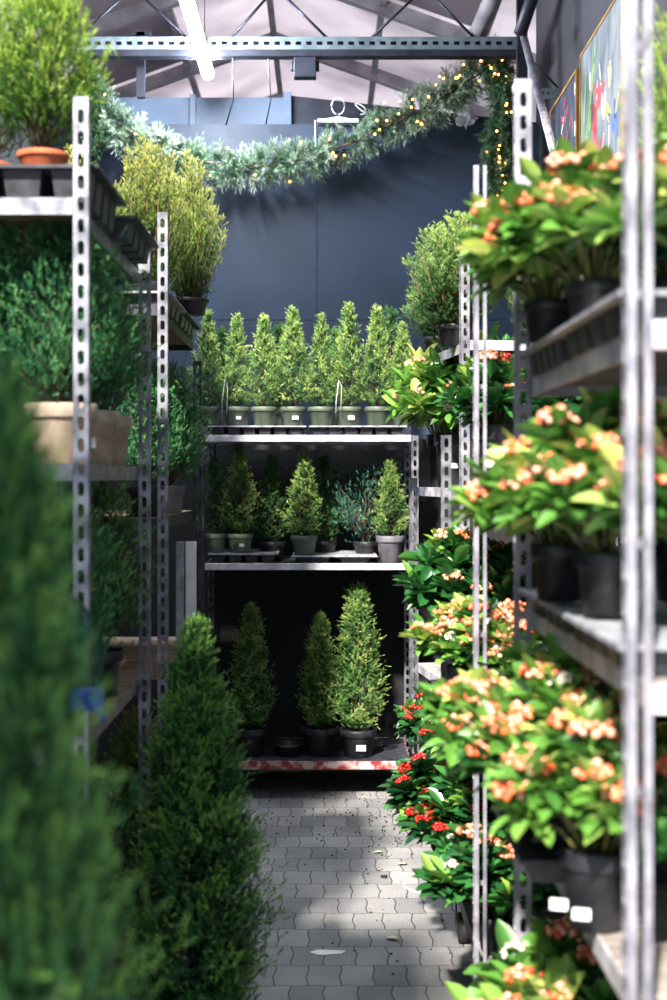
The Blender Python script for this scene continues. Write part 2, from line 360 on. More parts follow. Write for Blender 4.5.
# skimmia ---------------------------------------------------------
def leaf_template(ns=7):
    s = np.linspace(0, 1, ns); wd = np.sin(np.pi * s ** 1.25) ** .75; wd[0] = .08; wd[-1] = .05
    V = []
    for i in range(ns):
        for j, q in enumerate((-1, -.5, 0, .5, 1)):
            V.append((q * wd[i] * .5, s[i], 0.10 * (abs(q) ** 1.4) * wd[i] - .09 * s[i] ** 2))
    Fc = [[i*5+j, i*5+j+1, i*5+j+6, i*5+j+5] for i in range(ns - 1) for j in range(4)]
    return np.array(V), np.array(Fc)
LT, LF = leaf_template()
def ico(r=1):
    bm = bmesh.new(); bmesh.ops.create_icosphere(bm, subdivisions=2, radius=r)
    V = np.array([v.co[:] for v in bm.verts]); Fc = np.array([[v.index for v in f.verts] for f in bm.faces]); bm.free(); return V, Fc
IV, IF = ico()
def berry_cluster(n, rad, br, mat, flat=.65):
    Vs, Fs, Ts = [], [], []; pts = []
    tries = 0
    while len(pts) < n and tries < 4000:
        tries += 1
        v = rng.normal(0, 1, 3); v /= np.linalg.norm(v); v[2] = abs(v[2]) * flat
        p = v * rad * rng.uniform(.55, 1)
        if all(np.linalg.norm(p - q) > br * 1.55 for q in pts): pts.append(p)
    for i, p in enumerate(pts):
        Vs.append(IV * br * rng.uniform(.85, 1.15) + p); Fs.append(IF + len(IV) * i); Ts.append(np.full(len(IV), rng.random()))
    return npmesh(np.vstack(Vs), np.vstack(Fs), mat, np.concatenate(Ts), True)
BO = [berry_cluster(n, rd, .0068, M['berry_orange']) for n, rd in ((26, .034), (20, .029), (32, .039))]
BR = [berry_cluster(n, rd, .0056, M['berry_red']) for n, rd in ((24, .027), (17, .022), (28, .031))]
def bloom_mesh(n, rad):
    Vs, Fs, Ts = [], [], []
    for i in range(n):
        v = rng.normal(0, 1, 3); v[2] = abs(v[2]) + .3; v /= np.linalg.norm(v); p = v * rad * rng.uniform(.7, 1)
        for a in range(5):
            m = Matrix.Rotation(a * 1.2566 + i, 3, 'Z') @ Matrix.Rotation(R(35), 3, 'X')
            q = Vector((0, 0, 1)).rotation_difference(Vector(v)).to_matrix() @ m
            V = (LT * np.array([.007, .010, .006])) @ np.array(q).T + p
            Vs.append(V); Fs.append(LF + len(LT) * len(Fs)); Ts.append(np.full(len(LT), rng.random()))
    return npmesh(np.vstack(Vs), np.vstack(Fs), M['blossom'], np.concatenate(Ts), True)
BL = [bloom_mesh(16, .026), bloom_mesh(12, .022)]
def skimmia(h, r, nst, mat, berr, berry_share=.7, bloom_share=.12, leaf=.078, lw=.45):
    Vs, Fs, Ts = [], [], []; stems = []; bl = []; fl = []
    def add_leaf(p, az, el, L, W, t):
        m = Matrix.Rotation(az, 3, 'Z') @ Matrix.Rotation(el, 3, 'X') @ Matrix.Rotation(rng.normal(0, .35), 3, 'Y')
        V = (LT * np.array([W, L, L])) @ np.array(m).T + np.array(p)
        Fs.append(LF + len(LT) * len(Fs)); Vs.append(V); Ts.append(t + .1 * LT[:, 1] + .06 * (np.abs(LT[:, 0]) < .01))
    for i in range(nst):
        a = i * 2.4 + rng.normal(0, .2); q = math.sqrt((i + .3) / nst)
        tip = np.array([r * .8 * q * math.cos(a), r * .8 * q * math.sin(a), h * (1 - .55 * q ** 2) * rng.uniform(.62, 1.08)])
        mid = tip * np.array([.45, .45, .5])
        stems.append(([(tip[0] * .08, tip[1] * .08, -.02), tuple(mid), tuple(tip)], [.0035, .0028, .002]))
        ts = rng.normal(.42, .16)
        nl = int(rng.integers(8, 12))
        for j in range(nl):   # end rosette
            el = R(rng.uniform(8, 66)); add_leaf(tip - np.array([0, 0, .006 * (j % 3)]), a + j * 6.283 / nl * 1.9 + rng.normal(0, .2), el, leaf * rng.uniform(.75, 1.15), leaf * lw * rng.uniform(.85, 1.15), ts + rng.normal(0, .11))
        for f in (.85, .72, .6, .48, .36):   # lower leaves along the stem
            p = mid * (1 - f) * 1.6 + tip * (f - .2 * (1 - f)) if f < .7 else tip * f + mid * (1 - f)
            for j in range(5):
                add_leaf(p, j * 1.26 + f * 9 + rng.normal(0, .3), R(rng.uniform(-25, 40)), leaf * rng.uniform(.8, 1.15), leaf * lw, ts - .12 + rng.normal(0, .1))
        u = rng.random(); top = tip + np.array([0, 0, .022])
        if u < berry_share: bl.append((berr[int(rng.integers(3))], top))
        elif u < berry_share + bloom_share: fl.append((BL[int(rng.integers(2))], top))
    return npmesh(np.vstack(Vs), np.vstack(Fs), mat, np.concatenate(Ts), True), tubes(M['stem'], stems, 5), bl, fl

# ------------------------------------------------------------------ the setting
def struct(name, mesh, parent=None, **k):
    o = link(name, mesh, parent, **k)
    if not parent: o['kind'] = 'structure'
    return o
WB = 6.95; WR = 1.15; WLx = -1.45
bm = bmesh.new(); box(bm, -4, 4, -4, 11, -.05, 0); struct('floor', fin(bm, M['paving']))
# back wall: boards with narrow joints
seamx = at(317, 0, WB).x; seamz = at(0, 320, WB).z; topz = at(0, 124, WB).z
bl_ = []
xs = [WLx - .2, seamx - 1.22, seamx, seamx + 1.22]; xs[-1] = WR + .05
zs = [0, seamz - 1.2, seamz, topz]
for a, b in zip(xs, xs[1:]):
    for c, d in zip(zs, zs[1:]): bl_.append((a + .0015, b - .0015, WB, WB + .02, c + .0015, d - .0015))
wb = struct('wall_back', boxes(M['wall_navy'], *bl_))
struct('backing', boxes(M['dark_steel'], (WLx - .2, WR + .05, WB + .021, WB + .06, 0, topz - .005)), wb)
zt = at(0, 94, WB).z
struct('trim_1', boxes(M['header_board'], (WLx - .2, at(286, 0, WB + .07).x, WB + .065, WB + .085, topz - .08, zt)))
struct('trim_2', boxes(M['header_board'], (at(189, 0, WB).x, at(195, 0, WB).x, WB + .03, WB + .063, topz, zt + .01), (at(283, 0, WB).x, at(291, 0, WB).x, WB + .03, WB + .063, topz, zt + .02)))
bm = bmesh.new()
a, b = at(291, 96, WB + .07), at(470, 118, WB + .07); v = [bm.verts.new(p) for p in (
    (a.x, WB + .065, topz - .05), (WR + .05, WB + .065, topz - .05), (WR + .05, WB + .065, b.z - .03), (a.x, WB + .065, a.z),
    (a.x, WB + .09, topz - .05), (WR + .05, WB + .09, topz - .05), (WR + .05, WB + .09, b.z - .03), (a.x, WB + .09, a.z))]
for f in ((0,1,2,3),(7,6,5,4),(0,4,5,1),(1,5,6,2),(2,6,7,3),(3,7,4,0)): bm.faces.new([v[i] for i in f])
struct('trim_3', fin(bm, M['dark_steel']))
struct('wall_right', boxes(M['wall_grey'], (WR, WR + .06, 1.0, WB + .1, 0, 4.3)))
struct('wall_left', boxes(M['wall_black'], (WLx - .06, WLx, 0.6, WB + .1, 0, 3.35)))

# roof: milky panels on both sides of a ridge running away from the camera
RX, RZ = -0.35, 4.62; SL = 0.36
def roof_strip(x0, x1, y0, y1, mat, name):
    bm = bmesh.new(); zf = lambda x: RZ - SL * abs(x - RX)
    v = [bm.verts.new(p) for p in ((x0,y0,zf(x0)),(x1,y0,zf(x1)),(x1,y1,zf(x1)),(x0,y1,zf(x0)),(x0,y0,zf(x0)+.012),(x1,y0,zf(x1)+.012),(x1,y1,zf(x1)+.012),(x0,y1,zf(x0)+.012))]
    for f in ((0,3,2,1),(4,5,6,7),(0,1,5,4),(1,2,6,5),(2,3,7,6),(3,0,4,7)): bm.faces.new([v[i] for i in f])
    return fin(bm, mat)
ceil = struct('ceiling', roof_strip(RX, 1.9, 4.1, 10.5, M['roof'], 'r'))
struct('roof_panel', roof_strip(-3.2, RX, 4.1, 10.5, M['roof'], 'r'), ceil)
struct('end_panel', boxes(M['roof_grey'], (-3.2, 1.9, 10.5, 10.52, 2.0, RZ)), ceil)
def sloped_bar(x0, x1, y, wd, ht, mat, y2=None):
    y2 = y if y2 is None else y2; bm = bmesh.new(); zf = lambda x: RZ - SL * abs(x - RX)
    v = []
    for (x, yy) in ((x0, y), (x1, y2)):
        for dy, dz in ((-wd, -ht), (wd, -ht), (wd, -.002), (-wd, -.002)): v.append(bm.verts.new((x, yy + dy, zf(x) + dz)))
    for f in ((0,1,2,3),(7,6,5,4),(0,4,5,1),(1,5,6,2),(2,6,7,3),(3,7,4,0)): bm.faces.new([v[i] for i in f])
    return fin(bm, mat)
for y in (5.6, 6.6, 7.8, 9.1):
    struct('rafter', sloped_bar(RX + .02, 1.85, y, .03, .09, M['rafter']), ceil)
    struct('rafter', sloped_bar(-3.15, RX - .02, y, .03, .09, M['rafter']), ceil)
for x in (-1.55, -.95, RX, .35, .95):
    zf = RZ - SL * abs(x - RX)
    struct('purlin', boxes(M['rafter'], (x - .02, x + .02, 4.7, 10.4, zf - .05, zf - .01)), ceil)
struct('roof_panel', roof_strip(.38, .93, 4.65, 7.7, M['roof_grey'], 'r'), ceil, loc=(0, 0, -.006))
struct('roof_panel', roof_strip(-1.52, -.97, 5.65, 9.0, M['roof_grey'], 'r'), ceil, loc=(0, 0, -.006))
# unseen panels added to block sun; black sheet standing in for shade
struct('sun_blocker_1', boxes(M['sun_blocker'], (-1.60, -.74, -1.4, .74, 3.5, 3.53)))
struct('shade_backdrop', boxes(M['shade_sheet'], (WLx, WR, WB - .26, WB - .25, .02, 1.70)))
struct('sun_blocker_2', boxes(M['sun_blocker'], (-3.2, -.95, 3.75, 5.0, 3.5, 3.53), (-3.2, -1.61, -1.5, 3.75, 3.5, 3.53)))

# ------------------------------------------------------------------ truss, lamp, cables
TY = 6.42; z1 = at(0, 38, TY).z; z0 = at(0, 51, TY).z; zb = at(0, 58, TY).z
xa, xb = at(72, 0, TY).x, at(517, 0, TY).x
t = thing('roof_truss', 'horizontal steel roof truss with perforated rail and zigzag bars', 'truss', (xa, TY, zb))
bm = bmesh.new(); L = xb - xa; pit = .052; nsl = int(L / pit)
y0 = -.02; H0 = z0 - zb; H1 = z1 - zb; lo, hi = H0 + (H1 - H0) * .36, H0 + (H1 - H0) * .64
box(bm, 0, L, y0, y0 + .004, H0, lo); box(bm, 0, L, y0, y0 + .004, hi, H1)
for i in range(nsl + 1): box(bm, max(0, i * pit - .012), min(L, i * pit + .012), y0, y0 + .004, lo, hi)
box(bm, 0, L, y0 + .004, .03, H1 - .004, H1); box(bm, 0, L, y0 + .004, .03, H0, H0 + .004)
link('perforated_rail', fin(bm, M['rail_green']), t)
link('rail_back', boxes(M['dark_steel'], (0, L, .02, .028, H0 + .005, H1 - .005)), t)
link('bottom_chord', boxes(M['dark_steel'], (0, L, -.03, .03, 0, H0 - .001), bevel=.002), t)
topy = H1 + .24
link('top_chord', boxes(M['dark_steel'], (-.3, L + .3, -.02, .02, topy, topy + .04)), t)
for px0, px1 in ((78, 133), (187, 133), (231, 276), (327, 276), (371, 425), (474, 425), (30, -10)):
    X0, X1 = at(px0, 0, TY).x - xa, at(px1, 0, TY).x - xa
    if X0 < -.05: continue
    link('web_bar', tubes(M['dark_steel'], [([(X0, 0, H1), (X1, 0, topy + .01)], .007)]), t)
tag(link('steel_hanger', boxes(M['dark_steel'], (-.02, .02, -.02, .02, 0, .33), (-.05, .05, -.02, .02, .31, .34)), None, (at(141, 0, 6.6).x, 6.6, at(0, 94, 6.6).z - .02)), 'short dark steel upright under the roof left of the tube lamp', 'steel post')
tag(link('junction_box', boxes(M['dark_steel'], (-.055, .055, -.03, .03, -.05, .05), (-.07, .07, -.005, .025, -.01, .04), bevel=.003), None, (at(305, 60, TY).x, TY, zb - .052)), 'small dark box hanging under the truss rail', 'junction box')
t = thing('tube_lamp', 'bright white fluorescent tube lamp running away under the truss', 'lamp', (-.592, 5.45, 3.56))
bm = bmesh.new(); tube(bm, [(0, 0.0, 0), (0, .01, 0), (0, 1.18, 0), (0, 1.2, 0)], [.024, .031, .031, .024], 16); link('tube', fin(bm, M['lamp'], smooth=True), t)
link('lamp_housing', boxes(M['galv'], (-.02, .02, -.02, 1.24, .034, .075), bevel=.004), t)
link('end_cap', boxes(M['galv_dark'], (-.022, .022, 1.2, 1.22, -.022, .034), bevel=.004), t)
link('end_cap', boxes(M['galv_dark'], (-.03, .03, -.03, -.002, -.03, .034), bevel=.004), t)
link('hanger_wire', tubes(M['cable'], [([(0, .3, .075), (0, .3, 1.1)], .002)]), t)
link('hanger_wire', tubes(M['cable'], [([(0, 1.0, .075), (0, 1.0, 1.1)], .002)]), t)
for i, (pxa, pya, pxb, pyb, lab) in enumerate(((233, 57, 226, 125, 'thin cable hanging from the truss right beside the lamp'), (268, 57, 266, 124, 'straight thin cable hanging from the truss above the garland middle'))):
    a, b = at(pxa, pya, TY), at(pxb, pyb, 6.9); m = (a + b) / 2 + Vector((.02, 0, -.04))
    tag(link('hanging_cable', tubes(M['cable'], [([a, m, b], .0035)])), lab, 'cable')
# power strip and cable coil on the ledge of the wall
t = thing('power_strip', 'white power strip with looped cable on top of the navy wall', 'power strip', at(338, 124, WB - .03))
link('strip_body', boxes(M['white_plastic'], (-.11, .11, -.03, .03, .001, .022), bevel=.004), t)
lp = [(-.10 + .015 * math.sin(k), -.01, .02 + .01 * k / 8) for k in range(3)]
link('cable', tubes(M['white_plastic'], [([(-.11, 0, .012), (-.122, -.035, .01), (-.12, -.04, -.1), (-.118, -.042, -.2)], .004),
    ([(.0 + .035 * math.sin(a), 0, .05 + .045 * (1 - math.cos(a))) for a in [k * .5 for k in range(13)]], .0035),
    ([(.12 + .03 * math.sin(a * 1.3), .0, .05 + .03 * (1 - math.cos(a))) for a in [k * .5 for k in range(12)]], .003), ([(-.1, 0, .02), (0, -.01, .035), (.1, 0, .02)], .0035)], 6), t)

# garlands --------------------------------------------------------
def resample(P, n):
    P = np.array([list(p) for p in P]); d = np.r_[0, np.cumsum(np.linalg.norm(np.diff(P, axis=0), axis=1))]
    u = np.linspace(0, d[-1], n); return np.stack([np.interp(u, d, P[:, i]) for i in range(3)], 1)
def garland(label, pts, rad, ntw, name='fir_garland', lights=0, tint=.42):  # higher tint whitens the needles as if lamp-lit
    P = resample(pts, 60); T = norm(np.gradient(P, axis=0)); c = P[30].copy()
    t = thing(name, label, 'garland', tuple(c))
    idx = rng.integers(0, 60, ntw); B0 = P[idx] + rng.normal(0, .012, (ntw, 3)); an = rng.random(ntw) * 6.28
    D = norm(np.stack([np.zeros(ntw), np.cos(an), np.sin(an)], 1) + np.cross(T[idx], np.array([[0, 1., 0]])) * np.sin(an)[:, None] * .8 + T[idx] * rng.normal(0.1, .5, (ntw, 1)))
    LL = rad * rng.uniform(.55, 1.15, ntw)
    # each twig = 3 sub shoots
    Bs, Ds, Ls, Ts = [], [], [], []; tt = rng.normal(tint, .12, ntw)
    for f in (.25, .5, .72):
        for s in (-1, 1):
            side = norm(np.cross(D, rng.normal(0, 1, (ntw, 3)))); Bs.append(B0 + D * (LL * f)[:, None]); Ds.append(D + side * .7 * s); Ls.append(LL * .38); Ts.append(tt + .1 * f)
    Bs.append(B0); Ds.append(D); Ls.append(LL); Ts.append(tt)
    fol = shoots(np.vstack(Bs) - c, np.vstack(Ds), np.concatenate(Ls), 16, .022, .0034, np.concatenate(Ts), M['garland'], 1.0)
    link('foliage', fol, t)
    link('core_wire', tubes(M['bark'], [([tuple(p - c) for p in P[::3]], .006)], 6), t)
    return P, c
GY = 6.76
g1 = [at(*p, GY) for p in ((84, 82), (100, 108), (118, 125), (140, 138), (170, 152), (205, 163), (245, 168), (285, 164), (318, 154), (345, 146), (375, 132), (405, 118), (432, 104), (458, 88), (482, 72), (497, 62))]
P1, c1 = garland('long fir garland sagging across the navy wall below the lamp', g1, .112, 760)
g2 = [at(*p, GY - .12) for p in ((490, 58), (503, 85), (502, 115), (498, 145), (499, 175), (503, 205), (505, 232))]
P2, c2 = garland('fir garland hanging straight down at the right end of the wall', g2, .10, 560, tint=.1)
g3 = [at(*p, GY - .05) for p in ((80, 70), (92, 95), (96, 125), (100, 150))]
P3, c3 = garland('short dark garland end hanging at the far left of the wall', g3, .085, 190, tint=.05)
bulbm = fin((lambda b: (bmesh.ops.create_icosphere(b, subdivisions=2, radius=.0058), b)[1])(bmesh.new()), M['bulb'], smooth=True)
def lights(label, P, c, sel, rad):
    t = thing('fairy_lights', label, 'string lights', tuple(c)); pp = []
    for i in sel:
        a = rng.uniform(-1.5, 1.5); p = P[i] + np.array([rng.normal(0, .03), -rad * math.cos(a) * .95, rad * math.sin(a)]) - c; pp.append(tuple(p))
        link('bulb', bulbm, t, tuple(p))
    link('light_wire', tubes(M['cable'], [(pp, .0014)], 4), t)
lights('warm fairy lights wound through the long sagging garland', P1, c1, sorted([2, 5, 9, 12, 15, 19, 22, 26, 28, 31, 34, 35, 37, 38, 40, 41, 42, 43, 44, 44, 45, 46, 46, 47, 48, 49, 49, 50, 51, 51, 52, 53, 53, 54, 54, 55, 56, 56, 57, 57, 58, 59]), .10)
lights('warm fairy lights in the garland hanging down at the right', P2, c2, sorted(rng.integers(0, 58, 40).tolist()), .085)
# crinkled clear film bundle near the right garland
bm = bmesh.new(); bmesh.ops.create_icosphere(bm, subdivisions=3, radius=.05)
for v in bm.verts:
    f = .8 + .5 * math.sin(v.co.x * 170 + v.co.z * 90) * math.cos(v.co.y * 130); v.co = Vector((v.co.x * 1.1 * f, v.co.y * .7 * f, v.co.z * 1.0 * f))
tag(link('plastic_bundle', fin(bm, M['white_plastic']), None, at(466, 118, 6.88)), 'crumpled pale plastic bundle stuck between the garlands', 'plastic bag')

# right side wall: paintings, pole, rail --------------------------
def painting(label, y0, y1, z0, z1, mat, strokes, frame=None):
    cy, cz = (y0 + y1) / 2, (z0 + z1) / 2; t = thing('painting', label, 'painting', (WR - .001, cy, cz))
    link('canvas', boxes(mat, (-.030, -.012, y0 - cy, y1 - cy, z0 - cz, z1 - cz)), t)
    link('stretcher_frame', boxes(frame or M['wood_ochre'], (-.034, -.0, y0 - cy - .012, y0 - cy + .001, z0 - cz - .01, z1 - cz + .01), (-.034, 0, y1 - cy - .001, y1 - cy + .012, z0 - cz - .01, z1 - cz + .01), (-.034, 0, y0 - cy, y1 - cy, z1 - cz, z1 - cz + .012), (-.034, 0, y0 - cy, y1 - cy, z0 - cz - .012, z0 - cz)), t)
    for nm, m, lst in [(n_[:-1], m_, [q_]) for n_, m_, l_ in strokes if len(l_) < 12 for q_ in l_] + [x_ for x_ in strokes if len(x_[2]) >= 12]:
        bm = bmesh.new()
        for pts, wd in lst:
            q = []
            for i, (yy, zz) in enumerate(pts):
                k = wd * (.4 + .6 * math.sin(math.pi * (i + .5) / len(pts)))
                q.append([bm.verts.new((-.0312 - .0006 * (i % 2), yy * (y1 - cy) - k, zz * (z1 - cz))), bm.verts.new((-.0318, yy * (y1 - cy) + k, zz * (z1 - cz)))])
            for a, b in zip(q, q[1:]): bm.faces.new((a[0], a[1], b[1], b[0]))
        link(nm, fin(bm, m), t)
rr = random.Random(3)
def dabs(n, yc, zc, sy, sz, ln, wd):
    out = []
    for _ in range(n):
        a, b, k_ = yc + rr.gauss(0, sy), zc + rr.gauss(0, sz), rr.gauss(0, .03)
        out.append(([(max(-.9, min(.9, a + k_ * k)), max(-.92, min(.92, b + ln * (k - 2) / 4))) for k in range(5)], wd * rr.uniform(.6, 1.4)))
    return out
painting('large pale canvas painted with green stalks and red blossoms', 4.88, 5.66, 2.35, 3.33, M['canvas_grey'],
    [('green_strokes', M['paint_green'], [([(.72, -.9), (.66, -.4), (.6, .1), (.42, .6), (.2, .9)], .035), ([(.5, -.9), (.48, -.5), (.45, -.2)], .03), ([(.9, -.2), (.8, .4), (.7, .8)], .02)]),
     ('red_strokes', M['paint_red'], dabs(14, .2, .2, .1, .2, .16, .024)), ('yellow_strokes', M['paint_yellow'], dabs(7, -.45, .1, .12, .25, .16, .022)),
     ('white_strokes', M['paint_white'], dabs(16, 0, 0, .5, .5, .2, .016)), ('blue_strokes', M['paint_blue'], dabs(5, -.7, -.1, .1, .3, .2, .022))])
painting('narrow dark canvas of white and red dabs with ochre frame edge', 5.76, 6.42, 2.35, 3.30, M['canvas_dark'],
    [('white_strokes', M['paint_white'], dabs(46, -.1, .0, .42, .4, .14, .016)), ('red_strokes', M['paint_red'], dabs(44, 0, .15, .45, .4, .12, .016)), ('yellow_strokes', M['paint_yellow'], dabs(9, .3, -.6, .2, .2, .1, .014))])
a, b = at(522, 30, 6.0), at(566, 200, 4.9)
tag(link('steel_pole', tubes(M['galv'], [([a, b + (b - a) * .0], .017)], 12)), 'slanting round steel pole beside the paintings', 'pole')
t = thing('wall_rail', 'short perforated rail with thin brace on the right wall', 'bracket', at(548, 95, 6.3))
link('rail', boxes(M['rail_green'], (-.05, .05, -.01, 0, -.02, .0), (-.05, .05, -.01, 0, .012, .03), *[(x, x + .012, -.01, 0, 0, .012) for x in (-.05, -.02, .01, .038)]), t)
link('brace', tubes(M['dark_steel'], [([(.05, -.005, .03), (-.11, -.005, .2)], .005)]), t)
struct('trim_6', tubes(M['rafter'], [([at(505, -60, 6.0), at(492, 0, 6.2), at(476, 38, 6.5)], .045)], 10))
struct('trim_7', tubes(M['dark_steel'], [([at(545, -40, 5.9), at(520, 34, 5.9)], .03)], 8))
struct('trim_8', boxes(M['dark_steel'], (at(517, 0, 6.3).x, at(527, 0, 6.3).x, 6.28, 6.33, 0, 3.9)))

# ------------------------------------------------------------------ trolleys
def slot_plate(bm, w_, h, org, ux, uy, sw=.0072, sh=.0150, pit=.046, thick=None):
    """plate of width w_ (along ux) and height h with stadium slots"""
    n = int(h / pit); outline = []
    for k in range(12):
        a = 2 * math.pi * (k + .5) / 12; outline.append((sw * math.cos(a), (sh - sw) * (1 if math.sin(a) > 0 else -1) + sw * math.sin(a)))
    P = lambda x, z: bm.verts.new(org + ux * x + Vector((0, 0, z)) + uy * 0)
    for i in range(n):
        zc = (i + .5) * pit; inner = [P(w_ / 2 + x, zc + z) for x, z in outline]
        outer = []
        for x, z in outline:
            ax, az = x / (w_ / 2), z / (pit / 2); m = max(abs(ax) * 1.0, abs(az)); 
            if abs(z) <= sh - sw + sw * .3: outer.append(P(w_ / 2 + math.copysign(w_ / 2, x), zc + z))
            else: outer.append(P(w_ / 2 + math.copysign(w_ / 2 if abs(x) > sw * .5 else w_ * .22, x), zc + math.copysign(pit / 2, z)))
        for k in range(12):
            j = (k + 1) % 12; bm.faces.new((inner[k], inner[j], outer[j], outer[k]))
    z = n * pit
    if h - z > .001: bm.faces.new((P(0, z), P(w_, z), P(w_, h), P(0, h)))
def post_mesh(h, w_=.032, dp=.028, opening=1, mat='galv', key={}):
    """U channel; opening=+1 opens away from the viewer, -1 towards the viewer"""
    q = (round(h, 3), opening, mat)
    if q in key: return key[q]
    bm = bmesh.new(); X = Vector((1, 0, 0)); Y = Vector((0, 1, 0))
    yw = -dp / 2 * opening
    yl = dp / 2 * opening
    if opening > 0: slot_plate(bm, w_, h, Vector((-w_ / 2, yw, 0)), X, Y)
    slot_plate(bm, dp, h, Vector((-w_ / 2, -dp / 2, 0)), Y, X)
    slot_plate(bm, dp, h, Vector((w_ / 2, -dp / 2, 0)), Y, X)
    bmesh.ops.remove_doubles(bm, verts=bm.verts[:], dist=1e-5)
    bmesh.ops.recalc_face_normals(bm, faces=bm.faces[:])
    bmesh.ops.solidify(bm, geom=bm.faces[:], thickness=.0022)
    a = .001
    if opening < 0:       # open rack post: two slotted side strips tied together by short bridges
        for i in range(int(h / .32) + 1):
            z = min(h - .014, .01 + i * .32); box(bm, -w_ / 2, w_ / 2, yw - a, yw + a, z, z + .012)
        for sgn in (-1, 1):
            x0, x1 = sorted((sgn * w_ / 2, sgn * (w_ / 2 - .005))); box(bm, x0, x1, yw - a, yw + a, 0, h)
    for sgn in (-1, 1):   # lips
        x0, x1 = sorted((sgn * w_ / 2, sgn * (w_ / 2 - (.007 if opening > 0 else .012 if sgn < 0 else .009)))); box(bm, x0, x1, yl - a, yl + a, 0, h)
    me = fin(bm, M[mat]); key[q] = me; return me
def trolley(label, x, y, W, D, posts, shelves, rot=0, front='galv_white', board='ply', base_mat_='galv_dark', lip=.036, post_mats=('galv',)*4, opens=(1, 1, 1, 1)):
    """x, y = near-left corner; posts = heights (near left, near right, far left, far right)"""
    t = thing('plant_trolley', label, 'plant trolley', (x, y, 0), (0, 0, rot))
    cs = ((0, 0), (W, 0), (0, D), (W, D))
    for (px, py), h, pm, op in zip(cs, posts, post_mats, opens): link('post', post_mesh(h - .12, opening=op, mat=pm), t, (px, py, .12))
    for i, z in enumerate(shelves):
        base = i == len(shelves) - 1
        s = link('shelf', boxes(M[board], (.022, W - .022, .004, D - .004, z - .014, z)), t)
        q = lip * (1.25 if base else 1)
        link('shelf_rim', boxes(M[base_mat_ if base else front], (.020, W - .020, -.004, .003, z - q, z + .001), (.020, W - .020, D - .003, D + .004, z - q, z + .001), (.018, .0215, -.004, D + .004, z - q, z + .001), (W - .0215, W - .018, -.004, D + .004, z - q, z + .001), bevel=.0008), s)
    for px, py in cs:
        wx = px + (.05 if px == 0 else -.05); wy = py + (.06 if py == 0 else -.06)
        zt = shelves[-1] - .0145
        wh = link('caster', boxes(M['galv_dark'], (wx - .03, wx + .03, wy - .03, wy + .03, zt - .012, zt), (wx - .026, wx - .022, wy - .02, wy + .02, .05, zt - .01), (wx + .022, wx + .026, wy - .02, wy + .02, .05, zt - .01)), t)
        me = tubes(M['rubber'], [([(wx - .016, wy, .048), (wx + .016, wy, .048)], .048)], 20); link('wheel', me, wh)
    return t
SHELF = {}
WC = M['galv_white']
LX = -.51
trolley('tall plant trolley at left front holding thujas in beige pots', LX - .56, 2.74, .56, .96, (2.3, 2.3, 2.29, 2.2), (2.09, 1.53, .93, .22), front='galv', board='ply', post_mats=('galv', 'galv', 'galv_dark', 'galv'), opens=(1, 1, 1, 1))
trolley('second plant trolley on the left topped with golden spruces', LX - .56, 4.12, .56, 1.12, (2.3, 2.34, 2.2, 1.97), (2.05, 1.37, .86, .22), front='galv_dark', post_mats=('galv', 'galv', 'galv', 'galv_dark'))
trolley('plant trolley across the aisle end with red worn base edge', -.575, 6.08, 1.0, .55, (1.70, 1.70, 1.9, 1.9), (1.70, 1.10, .175), base_mat_='redpaint', lip=.03, front='rim_white', board='tray_dark', post_mats=('galv_dark', 'galv', 'galv_dark', 'galv'))
trolley('near right plant trolley packed with orange-berried shrubs', .40, 1.66, .56, .96, (2.6, 2.5, 2.3, 2.3), (1.70, 1.235, .80, .22), board='ply_grey', front='rim_white', post_mats=('galv_white', 'galv_white', 'galv_white', 'galv_white'), opens=(-1, -1, 1, 1))
trolley('middle right plant trolley with tall black pots on its upper shelf', .40, 3.34, .56, .92, (2.3, 2.2, 1.64, 1.64), (1.46, .80, .22), board='ply_grey', front='rim_white', post_mats=('galv_white', 'galv', 'galv', 'galv'), opens=(-1, -1, 1, 1))
R3ROT = R(8)
trolley('far right plant trolley turned slightly with broad spruces on top', .51, 4.72, .56, .90, (2.3, 2.2, 1.50, 2.04), (2.0, 1.46, .70, .22), rot=R3ROT, board='ply_grey', front='rim_white', post_mats=('galv_white', 'galv', 'galv', 'galv'))

# ------------------------------------------------------------------ trays
def tray_mesh(W, D, h, nx, ny, mat, key={}):
    q = (W, D, h, nx, ny, mat)
    if q in key: return key[q]
    bm = bmesh.new()
    box(bm, 0, W, 0, .012, h - .007, h); box(bm, 0, W, D - .012, D, h - .007, h); box(bm, 0, .012, .012, D - .012, h - .007, h); box(bm, W - .012, W, .012, D - .012, h - .007, h)
    box(bm, .012, W - .012, .012, D - .012, h - .006, h - .003)
    cw, cd = (W - .02) / nx, (D - .02) / ny
    for i in range(nx):
        for j in range(ny):
            x, y = .01 + cw * (i + .5), .01 + cd * (j + .5); a, b = cw * .40, cd * .40
            v = [bm.verts.new((x + sx * a * k, y + sy * b * k, z)) for z, k in ((0, .8), (h - .0055, 1)) for sx, sy in ((-1, -1), (1, -1), (1, 1), (-1, 1))]
            for f in ((0,3,2,1),(0,1,5,4),(1,2,6,5),(2,3,7,6),(3,0,4,7)): bm.faces.new([v[k] for k in f])
    cells = [f for f in bm.faces if max(v.co.z for v in f.verts) < h - .0052 and min(v.co.z for v in f.verts) < .001]
    for f in cells: f.material_index = 1
    me = fin(bm, M[mat]); me.materials.append(M['tray_dark']); key[q] = me; return me
def tray(label, x, y, z, W, D, nx, ny, mat='tray_grey', h=.045, rot=0, group=None):
    return tag(link('plant_tray', tray_mesh(W, D, h, nx, ny, mat), None, (x, y, z + .0012), (0, 0, rot)), label, 'plant tray', group)
TH = .0465
tray('grey plant tray under the left half of the top row of small spruces', -.545, 6.10, 1.70, .46, .46, 6, 5)
tray('grey plant tray under the right half of the top row of small spruces', -.07, 6.10, 1.70, .46, .46, 6, 5)
